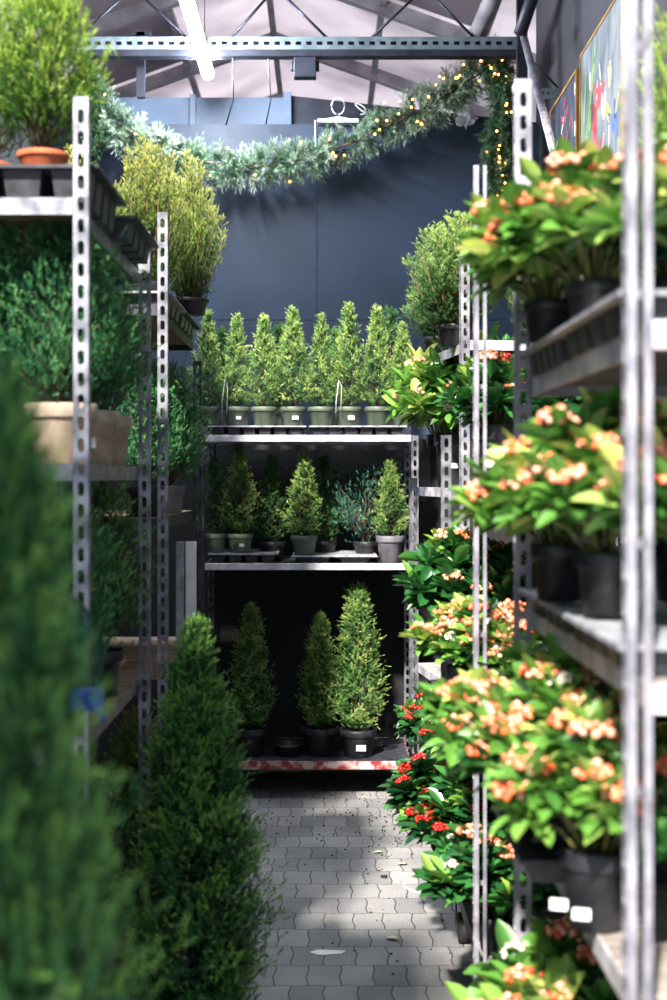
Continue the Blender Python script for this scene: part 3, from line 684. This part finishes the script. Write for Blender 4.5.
tray('grey tray under the leftmost small spruce on the middle shelf', -.545, 6.10, 1.10, .33, .42, 4, 5)
tray('grey tray under the middle spruce of the middle shelf', -.15, 6.10, 1.10, .40, .42, 2, 4, h=.035)
for x, y, z, D, lab in ((.385, 1.70, 1.70, .50, 'near half of the top shelf of the front right trolley'), (.385, 2.22, 1.70, .36, 'far half of the top shelf of the front right trolley'),
                        (.385, 1.70, 1.235, .46, 'near half of the middle shelf under orange berries'), (.385, 2.18, 1.235, .40, 'far half of the middle shelf under orange berries'),
                        (.335, 2.22, .80, .38, 'far half of the lower shelf behind the single black pot')):
    tray('dark grey tray on the ' + lab, x, y, z, .55, D, 6, 5, 'tray_dark' if z == .8 else 'tray_grey')
tray('dark tray jutting out over the aisle on the middle right trolley', .325, 3.38, .80, .55, .46, 5, 4, 'tray_dark')
tray('dark tray at the far end of the middle right trolley lower shelf', .345, 3.86, .80, .55, .36, 5, 4, 'tray_dark')
tray('dark tray carrying the terracotta-potted thujas at upper left', -1.02, 2.76, 2.09, .54, .40, 5, 4, 'tray_dark', h=.075)
tray('dark tray sticking into the aisle behind the terracotta pot', -.99, 3.20, 2.09, .53, .42, 5, 4, 'tray_dark', h=.055)
tray('grey tray under the golden spruces on the second left trolley', -1.03, 4.14, 2.05, .54, .50, 5, 4)
tray('dark tray at the far end under the golden spruces', -1.03, 4.68, 2.05, .54, .50, 5, 4, 'tray_dark')

# ------------------------------------------------------------------ plant meshes
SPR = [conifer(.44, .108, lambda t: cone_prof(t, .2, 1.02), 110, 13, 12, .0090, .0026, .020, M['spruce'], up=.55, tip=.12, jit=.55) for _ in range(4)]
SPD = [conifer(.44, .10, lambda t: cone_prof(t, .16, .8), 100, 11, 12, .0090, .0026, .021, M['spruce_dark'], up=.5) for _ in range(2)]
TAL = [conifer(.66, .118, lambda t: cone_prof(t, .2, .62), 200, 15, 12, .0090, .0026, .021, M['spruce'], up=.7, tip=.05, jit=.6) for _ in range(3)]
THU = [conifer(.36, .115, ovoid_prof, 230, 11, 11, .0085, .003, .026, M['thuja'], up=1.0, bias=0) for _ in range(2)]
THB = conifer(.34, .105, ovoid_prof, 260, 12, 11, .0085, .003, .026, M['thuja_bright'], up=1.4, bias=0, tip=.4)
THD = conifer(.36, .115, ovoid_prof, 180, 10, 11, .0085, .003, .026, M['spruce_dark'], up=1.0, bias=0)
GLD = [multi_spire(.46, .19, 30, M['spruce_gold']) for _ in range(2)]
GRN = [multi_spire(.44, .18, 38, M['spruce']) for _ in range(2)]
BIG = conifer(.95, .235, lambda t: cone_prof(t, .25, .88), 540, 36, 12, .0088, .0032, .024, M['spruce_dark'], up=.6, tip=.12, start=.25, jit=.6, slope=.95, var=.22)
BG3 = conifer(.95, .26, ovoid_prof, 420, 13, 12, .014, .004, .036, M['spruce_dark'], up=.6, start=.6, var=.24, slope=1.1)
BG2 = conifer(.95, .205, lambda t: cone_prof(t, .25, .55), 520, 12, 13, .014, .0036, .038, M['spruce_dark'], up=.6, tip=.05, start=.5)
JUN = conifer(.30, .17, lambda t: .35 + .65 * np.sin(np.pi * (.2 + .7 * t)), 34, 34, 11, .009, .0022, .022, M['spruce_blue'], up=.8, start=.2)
SKO = [skimmia(.20, .20, 24, M['skimmia'], BO, .78, .14, .076) for _ in range(4)]
SKM = [skimmia(.21, .20, 22, M['skimmia_dark'], BO, .4, .05, .072) for _ in range(2)]
SKR = [skimmia(.23, .195, 22, M['skimmia_dark'], BR, .66, 0, .072) for _ in range(3)]

def spruce(px, d, z, label, v=None, pot='pot_olive', r=.063, h=.088, th=.44, tr=1.0, kind=SPR, sticker=None, i=[0], name='potted_spruce', group=None, x=None):
    fol, wd = kind[(i[0] if v is None else v) % len(kind)]; i[0] += 1
    hh = {id(SPR): .44, id(SPD): .44, id(TAL): .66}.get(id(kind), .44)
    s = th / hh; X = (px - VX) / F * d if x is None else x
    return potted(name, label, 'potted conifer', (X, d, z + .0015), r, h, M[pot], fol, wd, (s ** .5 * tr, s ** .5 * tr, s), sticker=sticker, group=group)
# top row at the aisle end
topz_ = 1.70 + TH
for px, th, tr, st, lab in ((208, .46, .95, None, 'leftmost small spruce of the top row, beside the left trolley post'), (237, .44, 1.0, .011, 'second small spruce from the left in the top row'),
        (264, .43, 1.05, None, 'third small spruce in the top row, wide shaggy tip'), (293, .47, 1.15, .014, 'fourth and fullest small spruce in the middle of the top row'),
        (321, .44, .95, None, 'fifth small spruce in the top row, narrow crown'), (348.5, .49, 1.05, .015, 'tallest small spruce in the top row with white label on its pot'), (377, .47, 1.0, None, 'small spruce of the top row beside the red-berried shrub'),
        (403, .40, 1.0, None, 'rightmost small spruce of the top row, half hidden by berries')):
    spruce(px, 6.17, topz_, lab, th=th, tr=tr, sticker=st)
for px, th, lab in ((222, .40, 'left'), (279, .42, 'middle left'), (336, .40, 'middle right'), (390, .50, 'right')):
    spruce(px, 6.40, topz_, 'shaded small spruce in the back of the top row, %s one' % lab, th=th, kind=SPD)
# middle shelf
mz = 1.10
spruce(240, 6.19, mz + TH, 'small yellowish spruce at the left of the middle shelf', th=.43, tr=1.1, sticker=.012)
spruce(304, 6.19, mz + .0365, 'rounded small spruce at the centre of the middle shelf', th=.40, tr=1.12)
spruce(390, 6.17, mz, 'small spruce in a grey pot at the right of the middle shelf', th=.36, tr=1.08, pot='pot_grey', r=.066, h=.125)
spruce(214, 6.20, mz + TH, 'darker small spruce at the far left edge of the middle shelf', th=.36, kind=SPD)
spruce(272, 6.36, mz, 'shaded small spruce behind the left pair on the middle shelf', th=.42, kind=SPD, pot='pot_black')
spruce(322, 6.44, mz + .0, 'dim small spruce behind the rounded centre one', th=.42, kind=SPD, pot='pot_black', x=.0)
potted('potted_juniper', 'bluish spreading juniper behind the grey-potted spruce', 'potted conifer', ((366 - VX) / F * 6.33, 6.33, mz + .0015), .062, .09, M['pot_black'], JUN[0], JUN[1], (1, 1, 1.2))
# bottom shelf
bz = .175
def tall(px, d, th, tr, lab, v, st=None, pot='pot_black', r=.088, h=.13):
    fol, wd = TAL[v]; s = th / .66
    potted('potted_spruce', lab, 'potted conifer', ((px - VX) / F * d, d, bz + .0015), r, h, M[pot], fol, wd, (tr, tr, s), sticker=st)
tall(251, 6.22, .60, .98, 'slim spruce in a black pot at the left of the bottom shelf', 0, r=.078)
tall(320, 6.24, .55, .95, 'shorter spruce left of the tallest one on the bottom shelf', 1)
tall(358, 6.20, .69, 1.25, 'tallest dense spruce on the bottom shelf with white pot label', 2, st=.022)
t = thing('empty_tray', 'black empty round saucer tray between pots on the bottom shelf', 'plant saucer', ((288 - VX) / F * 6.2, 6.22, bz + .0015))
link('saucer', lathe([(.05, 0), (.055, .002), (.068, .045), (.074, .05), (.072, .056), (.063, .05), (.05, .008)], M['pot_black']), t)
tag(link('saucer', lathe([(.06, 0), (.062, .002), (.074, .02), (.076, .022), (.074, .026), (.066, .02), (.06, .004)], M['pot_black']), None, ((236 - VX) / F * 6.2 - .06, 6.18, bz + .0015)), 'low black saucer at the left end of the bottom shelf', 'plant saucer')
for px, lab in ((336, 'white looped plant tie standing among the top row pots'), (222, 'white plant tie at the left of the top row')):
    a = at(px, 402, 6.10); b = at(px + 3, 380, 6.09)
    tag(link('plant_tie', tubes(M['white_plastic'], [([a + Vector((0, 0, -.07)), a, b, b + Vector((.012, 0, -.03)), a + Vector((.022, 0, -.06))], .0022)], 5)), lab, 'plant tie')

# left trolleys
bp = 'pot_beige'
def thj(x, y, z, lab, fol, s=(1, 1, 1), pot='pot_beige', r=.078, h=.135, st=None):
    potted('potted_thuja', lab, 'potted conifer', (x, y, z + .0015), r, h, M[pot], fol[0], fol[1], s, sticker=st)
thj(-.592, 2.93, 1.53, 'bushy thuja in the largest beige pot, nearest on the left shelf', THU[0], (1.0, 1.0, 1.08), r=.080, st=None)
thj(-.588, 3.24, 1.53, 'dark thuja in the second beige pot from the front', THU[1], (.95, .95, 1.08), st=.02)
thj(-.590, 3.52, 1.53, 'dark thuja in the third beige pot at the far end of the shelf', THD, (.85, .85, 1.0), r=.068, st=.018)
thj(-.79, 2.95, 1.53, 'thuja at the left picture edge behind the beige pots', THU[1], (1.05, 1.05, 1.15))
thj(-.80, 3.35, 1.53, 'shaded thuja deep inside the left front trolley shelf', THD)
tt = 2.09 + .0765
thj((43 - VX) / F * 2.88, 2.88, tt, 'bright green thuja in a terracotta pot high on the left trolley', THB, (1.0, 1.0, 1.02), 'terracotta', .056, .05)
thj((-12 - VX) / F * 2.98, 2.98, tt, 'dark thuja in a terracotta pot cut by the left picture edge', THD, (.9, .9, .95), 'terracotta', .056, .05)
thj(-.585, 3.40, .93, 'dark thuja in a brownish pot on the lower left shelf', THD, (.95, .95, 1.15), 'pot_black', .062, .12)
thj(-.60, 3.05, .93, 'dim green thuja behind the round green film on the lower left shelf', THU[0], (.9, .9, 1.0), 'pot_black', .062, .12)
thj(-.62, 2.95, .22, 'shaded thuja near the floor in the left front trolley', THD, (1, 1, 1.1), 'pot_black', .07, .12)
thj(-.62, 3.38, .22, 'hidden dark thuja at floor level behind the big cone spruce', THD, (1, 1, 1.1), 'pot_black', .07, .12)
def bush(x, y, z, lab, m, s=(1, 1, 1), pot='pot_black', r=.07, h=.09):
    potted('potted_spruce', lab, 'potted conifer', (x, y, z + .0015), r, h, M[pot], m[0], m[1], s)
gz = 2.05 + .0465
bush(-.60, 4.40, gz, 'golden many-spired spruce nearest on top of the second left trolley', GLD[0], (1.05, 1.05, 1.14), h=.06)
bush(-.50, 4.86, gz + .01, 'golden spruce leaning over the aisle at the trolley far end', GLD[1], (.95, .95, 1.18), h=.06)
bush(-.86, 4.50, gz, 'golden spruce at the back left behind the tray post', GLD[1], (1, 1, 1.05), h=.06)
thj(-.60, 4.36, 1.37, 'dark shrub with yellowish tips on the second left trolley', THU[0], (1, 1, 1.1), 'pot_black', .065, .1)
thj(-.58, 4.80, 1.37, 'dim green shrub at the aisle side of the second left trolley', THD, (1, 1, 1.2), 'pot_grey', .065, .1)
thj(-.60, 5.04, 1.37, 'bushy dark shrub at the far end of the second left trolley', THU[1], (1.0, 1.0, 1.1), 'pot_black', .065, .1)
bush(-.62, 4.4, .22, 'dark bush near the floor of the second left trolley', GRN[0], (1, 1, 1), h=.1)
for px, wd, m, lab in ((180, .016, 'blue_plastic', 'narrow bluish board standing on the lower shelf of the left trolley'), (191, .020, 'white_plastic', 'narrow white board standing beside the bluish one')):
    p = at(px, 600, 4.9)
    mm = M['label'] if m == 'white_plastic' else M['tray_grey']
    tag(link('display_board', boxes(mm, (-wd, wd, -.006, .006, 0, .40), bevel=.002), None, (p.x, 4.9, .8615)), lab, 'board')
# round green film with blue clip on the front left post
t = thing('round_plastic_sleeve', 'round green see-through plastic sleeve with blue grip at the left', 'plastic sleeve', at(52, 660, 2.2))
bm = bmesh.new(); ring = []; N = 40; rad = .085
for j, q in enumerate((0, .35, .7, .92, 1.0)):
    if j == 0: c0 = bm.verts.new((0, -.018, 0)); continue
    ring.append([bm.verts.new((rad * q * math.cos(2*math.pi*k/N), -.018 * (1 - q * q) + .002 * math.sin(k * 1.3), 1.35 * rad * q * math.sin(2*math.pi*k/N))) for k in range(N)])
for k in range(N): bm.faces.new((c0, ring[0][k], ring[0][(k + 1) % N]))
for a, b in zip(ring, ring[1:]):
    for k in range(N): bm.faces.new((a[k], a[(k + 1) % N], b[(k + 1) % N], b[k]))
bmesh.ops.solidify(bm, geom=bm.faces[:], thickness=.0012)
link('film', fin(bm, M['film'], smooth=True), t)
link('rim', tubes(M['film'], [([(rad * math.cos(a), 0, 1.35 * rad * math.sin(a)) for a in [2 * math.pi * k / 40 for k in range(41)]], .003)], 6), t)
link('blue_grip', boxes(M['blue_plastic'], (.03, .088, -.012, .006, -.085, -.045), bevel=.004), t)
link('blue_ribbon', tubes(M['blue_plastic'], [([(.06, -.004, -.06), (.08, -.01, -.08), (.088, -.004, -.105)], [.012, .011, .004])], 8), t)
link('support_rod', tubes(M['cable'], [([(0, 0, -.11), (0, 0, -at(52, 660, 2.2).z)], .004)], 6), t)

# big conifers on the floor
potted('potted_spruce', 'large cone-shaped dark spruce standing in the aisle', 'potted conifer', (-.318, 3.22, .0), .12, .12, M['pot_black'], BIG[0], BIG[1], (.98, .98, 1.09))
potted('potted_spruce', 'tall blurred dark conifer at the left picture edge', 'potted conifer', (-.305, 1.22, .0), .15, .25, M['pot_black'], BG2[0], BG2[1], (.66, .66, 1.41))
potted('potted_spruce', 'lower blurred conifer in the bottom left corner', 'potted conifer', (-.425, 1.56, .0), .14, .22, M['pot_black'], BG3[0], BG3[1], (.80, .80, 1.02), rotz=2.0)

# right trolleys: skimmias
def skim(px, d, z, lab, lst, v, s=(1, 1, 1), r=.052, h=.112, pot='pot_black', tilt=(0, 0), st=None, x=None, name='berried_skimmia'):
    fol, wd, be, fl = lst[v % len(lst)]
    potted(name, lab, 'potted shrub', ((px - VX) / F * d if x is None else x, d, z + .0015), r, h, M[pot], fol, wd, s, tilt=tilt, sticker=st, berries=be, blooms=fl, foliage_name='leaves')
z = 1.70 + TH
skim(551, 2.39, z, 'orange-berried shrub at the aisle corner of the top right shelf', SKO, 0, (1.0, 1.0, .98), h=.075)
skim(596, 2.16, z, 'shrub with a large orange-pink cluster in the raised pot on the top shelf', SKO, 1, (.92, .92, .95), h=.075)
skim(0, 2.22, z, 'shrub behind the white post at the right end of the top shelf', SKO, 2, (1, 1, .9), h=.09, x=.60)
skim(0, 1.93, z, 'nearest shrub on the top right shelf, mostly beyond the picture edge', SKO, 3, (.9, .9, .9), h=.075, x=.57)
potted('potted_spruce', 'tall green conifer at the upper right picture edge', 'potted conifer', (.735, 2.45, z + .0015), .06, .1, M['pot_black'], THB[0], THB[1], (1.1, 1.1, 1.55))
z = 1.235 + TH
skim(560, 2.32, z, 'orange-berried shrub spilling over the aisle on the middle right shelf', SKO, 2, (1.0, 1.0, .98), h=.10)
skim(608, 2.06, z, 'orange-berried shrub beside the white post on the middle shelf', SKO, 3, (.95, .95, 1.05), h=.10)
skim(0, 2.30, z, 'shrub in the second row of the middle right shelf', SKM, 0, (1, 1, .95), h=.10, x=.63)
skim(0, 1.88, z, 'nearest shrub on the middle shelf, right of the white post', SKO, 0, (.9, .9, 1.1), h=.10, x=.56)
z = .80
skim(596, 2.03, z, 'shrub in the single black labelled pot on the lower right shelf', SKO, 1, (.9, .9, 1.0), h=.125, r=.056, st=None)
skim(520, 2.58, z + TH, 'bright leafed shrub over the dark tray on the lower right shelf', SKO, 0, (1.05, 1.05, 1.0), h=.095)
skim(560, 2.33, z + TH, 'shrub behind the labelled pot with pale leaves on the lower shelf', SKO, 3, (1, 1, 1.1), h=.095)
skim(0, 2.42, z + TH, 'second-row shrub deep on the lower right shelf', SKM, 1, (1, 1, 1.1), h=.10, x=.62)
skim(0, 1.84, z, 'dark shrub at the lower shelf front corner near the picture edge', SKM, 0, (.8, .8, .9), h=.11, x=.58)
for px, py, lab in ((560, 860, 'white price card on the front of the lower right shelf, left one'), (577, 868, 'white price card beside the black pot, right one')):
    p = at(px, py, 1.99); tag(link('price_card', tag_mesh(.013), None, (p.x, 1.955 if px > 570 else 2.0, .822 + .022), (R(-12), 0, R(-15))), lab, 'price card')
# middle right trolley
skim(467, 3.62, .80 + TH, 'shrub in a grey pot at the aisle edge of the middle right trolley', SKO, 1, (.95, .95, .85), pot='pot_grey', r=.055, h=.13)
skim(480, 3.48, .80 + TH, 'bright shrub hanging over the jutting dark tray', SKO, 2, (.9, .9, .9), x=.50)
skim(447, 4.06, .80 + TH, 'broad dark-leafed shrub with orange berries in a tall black pot', SKM, 0, (1.15, 1.15, 1.25), r=.07, h=.22, x=.425)
skim(0, 3.95, .80 + TH, 'inner dark-leafed shrub on the middle right trolley', SKM, 1, (1, 1, 1.2), r=.07, h=.2, x=.66)
skim(492, 3.72, 1.46, 'shrub in a large black pot near the front of the upper middle shelf', SKM, 0, (.85, .85, .95), r=.072, h=.19, x=.49)
skim(0, 4.02, 1.46, 'shrub in a black pot at the back of the upper middle shelf', SKR, 0, (.85, .85, .9), r=.072, h=.19, x=.54)
skim(0, 3.66, 1.46, 'inner shrub in a black pot on the upper middle shelf', SKM, 1, (.9, .9, .9), r=.072, h=.19, x=.72)
skim(0, 3.52, .22, 'orange-berried shrub near the floor at the middle right trolley', SKM, 1, (1.2, 1.2, 1.1), h=.1, r=.06, x=.47)
skim(0, 3.95, .22, 'red-berried shrub on the trolley base between the lower pots', SKR, 1, (1.1, 1.1, 1.1), h=.12, r=.06, x=.46)
skim(0, 3.72, .22, 'inner red-berried shrub on the middle trolley base', SKR, 2, (1.1, 1.1, 1.2), h=.12, r=.06, x=.74)
skim(0, 2.45, .22, 'orange-berried shrub on the base of the near right trolley, back', SKO, 2, (1.3, 1.3, 1.4), h=.12, r=.06, x=.48)
skim(0, 2.10, .22, 'dark-leafed shrub on the base of the near right trolley, front', SKR, 0, (1, 1, 1.1), h=.12, r=.06, x=.62)
# far right trolley (turned)
def r3(u, v): # local to world
    c, s = math.cos(R3ROT), math.sin(R3ROT); return .51 + u * c - v * s, 4.72 + u * s + v * c
for (u, v_, zz, lab, lst, k, s, r_, h_, st) in (
    (.02, .52, 1.46, 'berried shrub in the black pot with white sticker on the far right trolley', SKO, 2, (1.25, 1.25, 1.75), .062, .22, .016),
    (.03, .72, 1.46, 'berried shrub in the farthest black pot beside the top row of spruces', SKO, 1, (1.1, 1.1, 1.6), .060, .22, None),
    (.16, .28, 1.46, 'berried shrub near the front post of the far right trolley', SKM, 1, (1.2, 1.2, 1.8), .065, .2, None),
    (.06, .45, .70, 'dark-leafed shrub in a large black pot on the far trolley lower shelf', SKM, 1, (1.0, 1.0, 1.1), .085, .25, None),
    (.02, .72, .22, 'red-berried shrub low on the far trolley, nearest the aisle end', SKR, 2, (1.0, 1.0, 1.3), .07, .13, None),
    (.03, .34, .22, 'red-berried shrub below the large black pot', SKR, 1, (1.05, 1.05, 1.25), .07, .14, None)):
    x, y = r3(u + .05, v_); skim(0, y, zz, lab, lst, k, s, r=r_, h=h_, st=st, x=x)
skim(0, 4.10, .239, 'red-berried shrub leaning out into the aisle in a tilted black pot', SKR, 0, (1.15, 1.15, 1.0), r=.075, h=.15, x=.44, tilt=(0, R(-14)))
for (u, v_, lab, m, s) in ((.02, .24, 'broad grey-green spruce of many spires on top of the far right trolley', GRN[0], (1.4, 1.4, 1.06)), (.06, .66, 'smaller many-spired spruce behind the broad one on the far right trolley', GRN[1], (1.1, 1.1, .75)),
                           (.38, .35, 'many-spired spruce at the inner side of the far right trolley top', GRN[1], (1, 1, 1.0))):
    x, y = r3(u, v_); bush(x, y, 2.0, lab, m, s, h=.08)

# ------------------------------------------------------------------ litter on the paving
def flat_leaf(label, px, py, L, rz, mat='dryleaf', name='fallen_leaf', W=.45):
    d = F * CAMH / (py - VY); p = at(px, py, d)
    V = LT * np.array([L * W, L, L * .6]); V[:, 2] += .2 * L * .6 + .002
    me = npmesh(V, LF, M[mat]); bmx = bmesh.new(); bmx.from_mesh(me); bmesh.ops.solidify(bmx, geom=bmx.faces[:], thickness=.0008); bmx.to_mesh(me); bmx.free()
    tag(link(name, me, None, (p.x, p.y, 0), (0, 0, rz)), label, 'leaf')
flat_leaf('small yellow-green leaf on the paving nearest the camera', 400, 941, .05, 1.2)
flat_leaf('pale curled leaf on the paving below the tilted pot', 396, 866, .05, -1.2)
flat_leaf('green leaf on the paving nearest the sunlit strip', 384, 853, .045, 1.8)
flat_leaf('dark curled leaf on the paving in the aisle middle', 386, 879, .035, .4, 'pot_black', W=.8)
bm = bmesh.new(); p = at(327, 953, F * CAMH / 475)
v = [bm.verts.new((x, y, .001)) for x, y in ((-.055, .0), (-.03, .022), (.02, .018), (.06, .012), (.045, -.012), (0, -.02), (-.03, -.022))]; g = bmesh.ops.extrude_face_region(bm, geom=[bm.faces.new(v)]); [setattr(q, 'co', q.co + Vector((0, 0, .0015))) for q in g['geom'] if isinstance(q, bmesh.types.BMVert)]; bmesh.ops.recalc_face_normals(bm, faces=bm.faces[:])
tag(link('paper_scrap', fin(bm, M['label']), None, (p.x, p.y, .0005)), 'pale torn paper scrap lying on the paving', 'paper scrap')
pts = [at(px, py, F * CAMH / (py - VY)) + Vector((0, 0, .004)) for px, py in ((401, 882), (406, 889), (415, 893), (428, 895), (440, 896))]
tag(link('plastic_strip', tubes(M['white_plastic'], [(pts, .004)], 6)), 'white curved plastic strip on the paving by the right trolley', 'plastic strip')
Bd = []; n = 260
xx = rng.uniform(-.45, .42, n); yy = np.where(rng.random(n) < .6, rng.uniform(5.3, 6.2, n), rng.uniform(3.9, 6.2, n)); xx = np.where(rng.random(n) < .4, rng.uniform(.15, .4, n), xx)
Vs = []; Fs = []
for i in range(n):
    s = rng.uniform(.0015, .0055); Vs.append(IV[:12] * s * np.array([1, 1, .6]) + np.array([xx[i], yy[i], s * .5]))
bmi = bmesh.new(); bmesh.ops.create_icosphere(bmi, subdivisions=1, radius=1); iv = np.array([v.co[:] for v in bmi.verts]); f1 = np.array([[v.index for v in f.verts] for f in bmi.faces]); bmi.free()
Vs = [iv * (s := rng.uniform(.0015, .0055)) * np.array([1, 1, .6]) + np.array([xx[i], yy[i], s * .6]) for i in range(n)]
tag(link('soil_crumbs', npmesh(np.vstack(Vs), np.vstack([f1 + 12 * 0 + len(iv) * i for i in range(n)]), M['soil'])), 'scattered dark soil crumbs and needles on the paving', 'soil', kind='stuff')
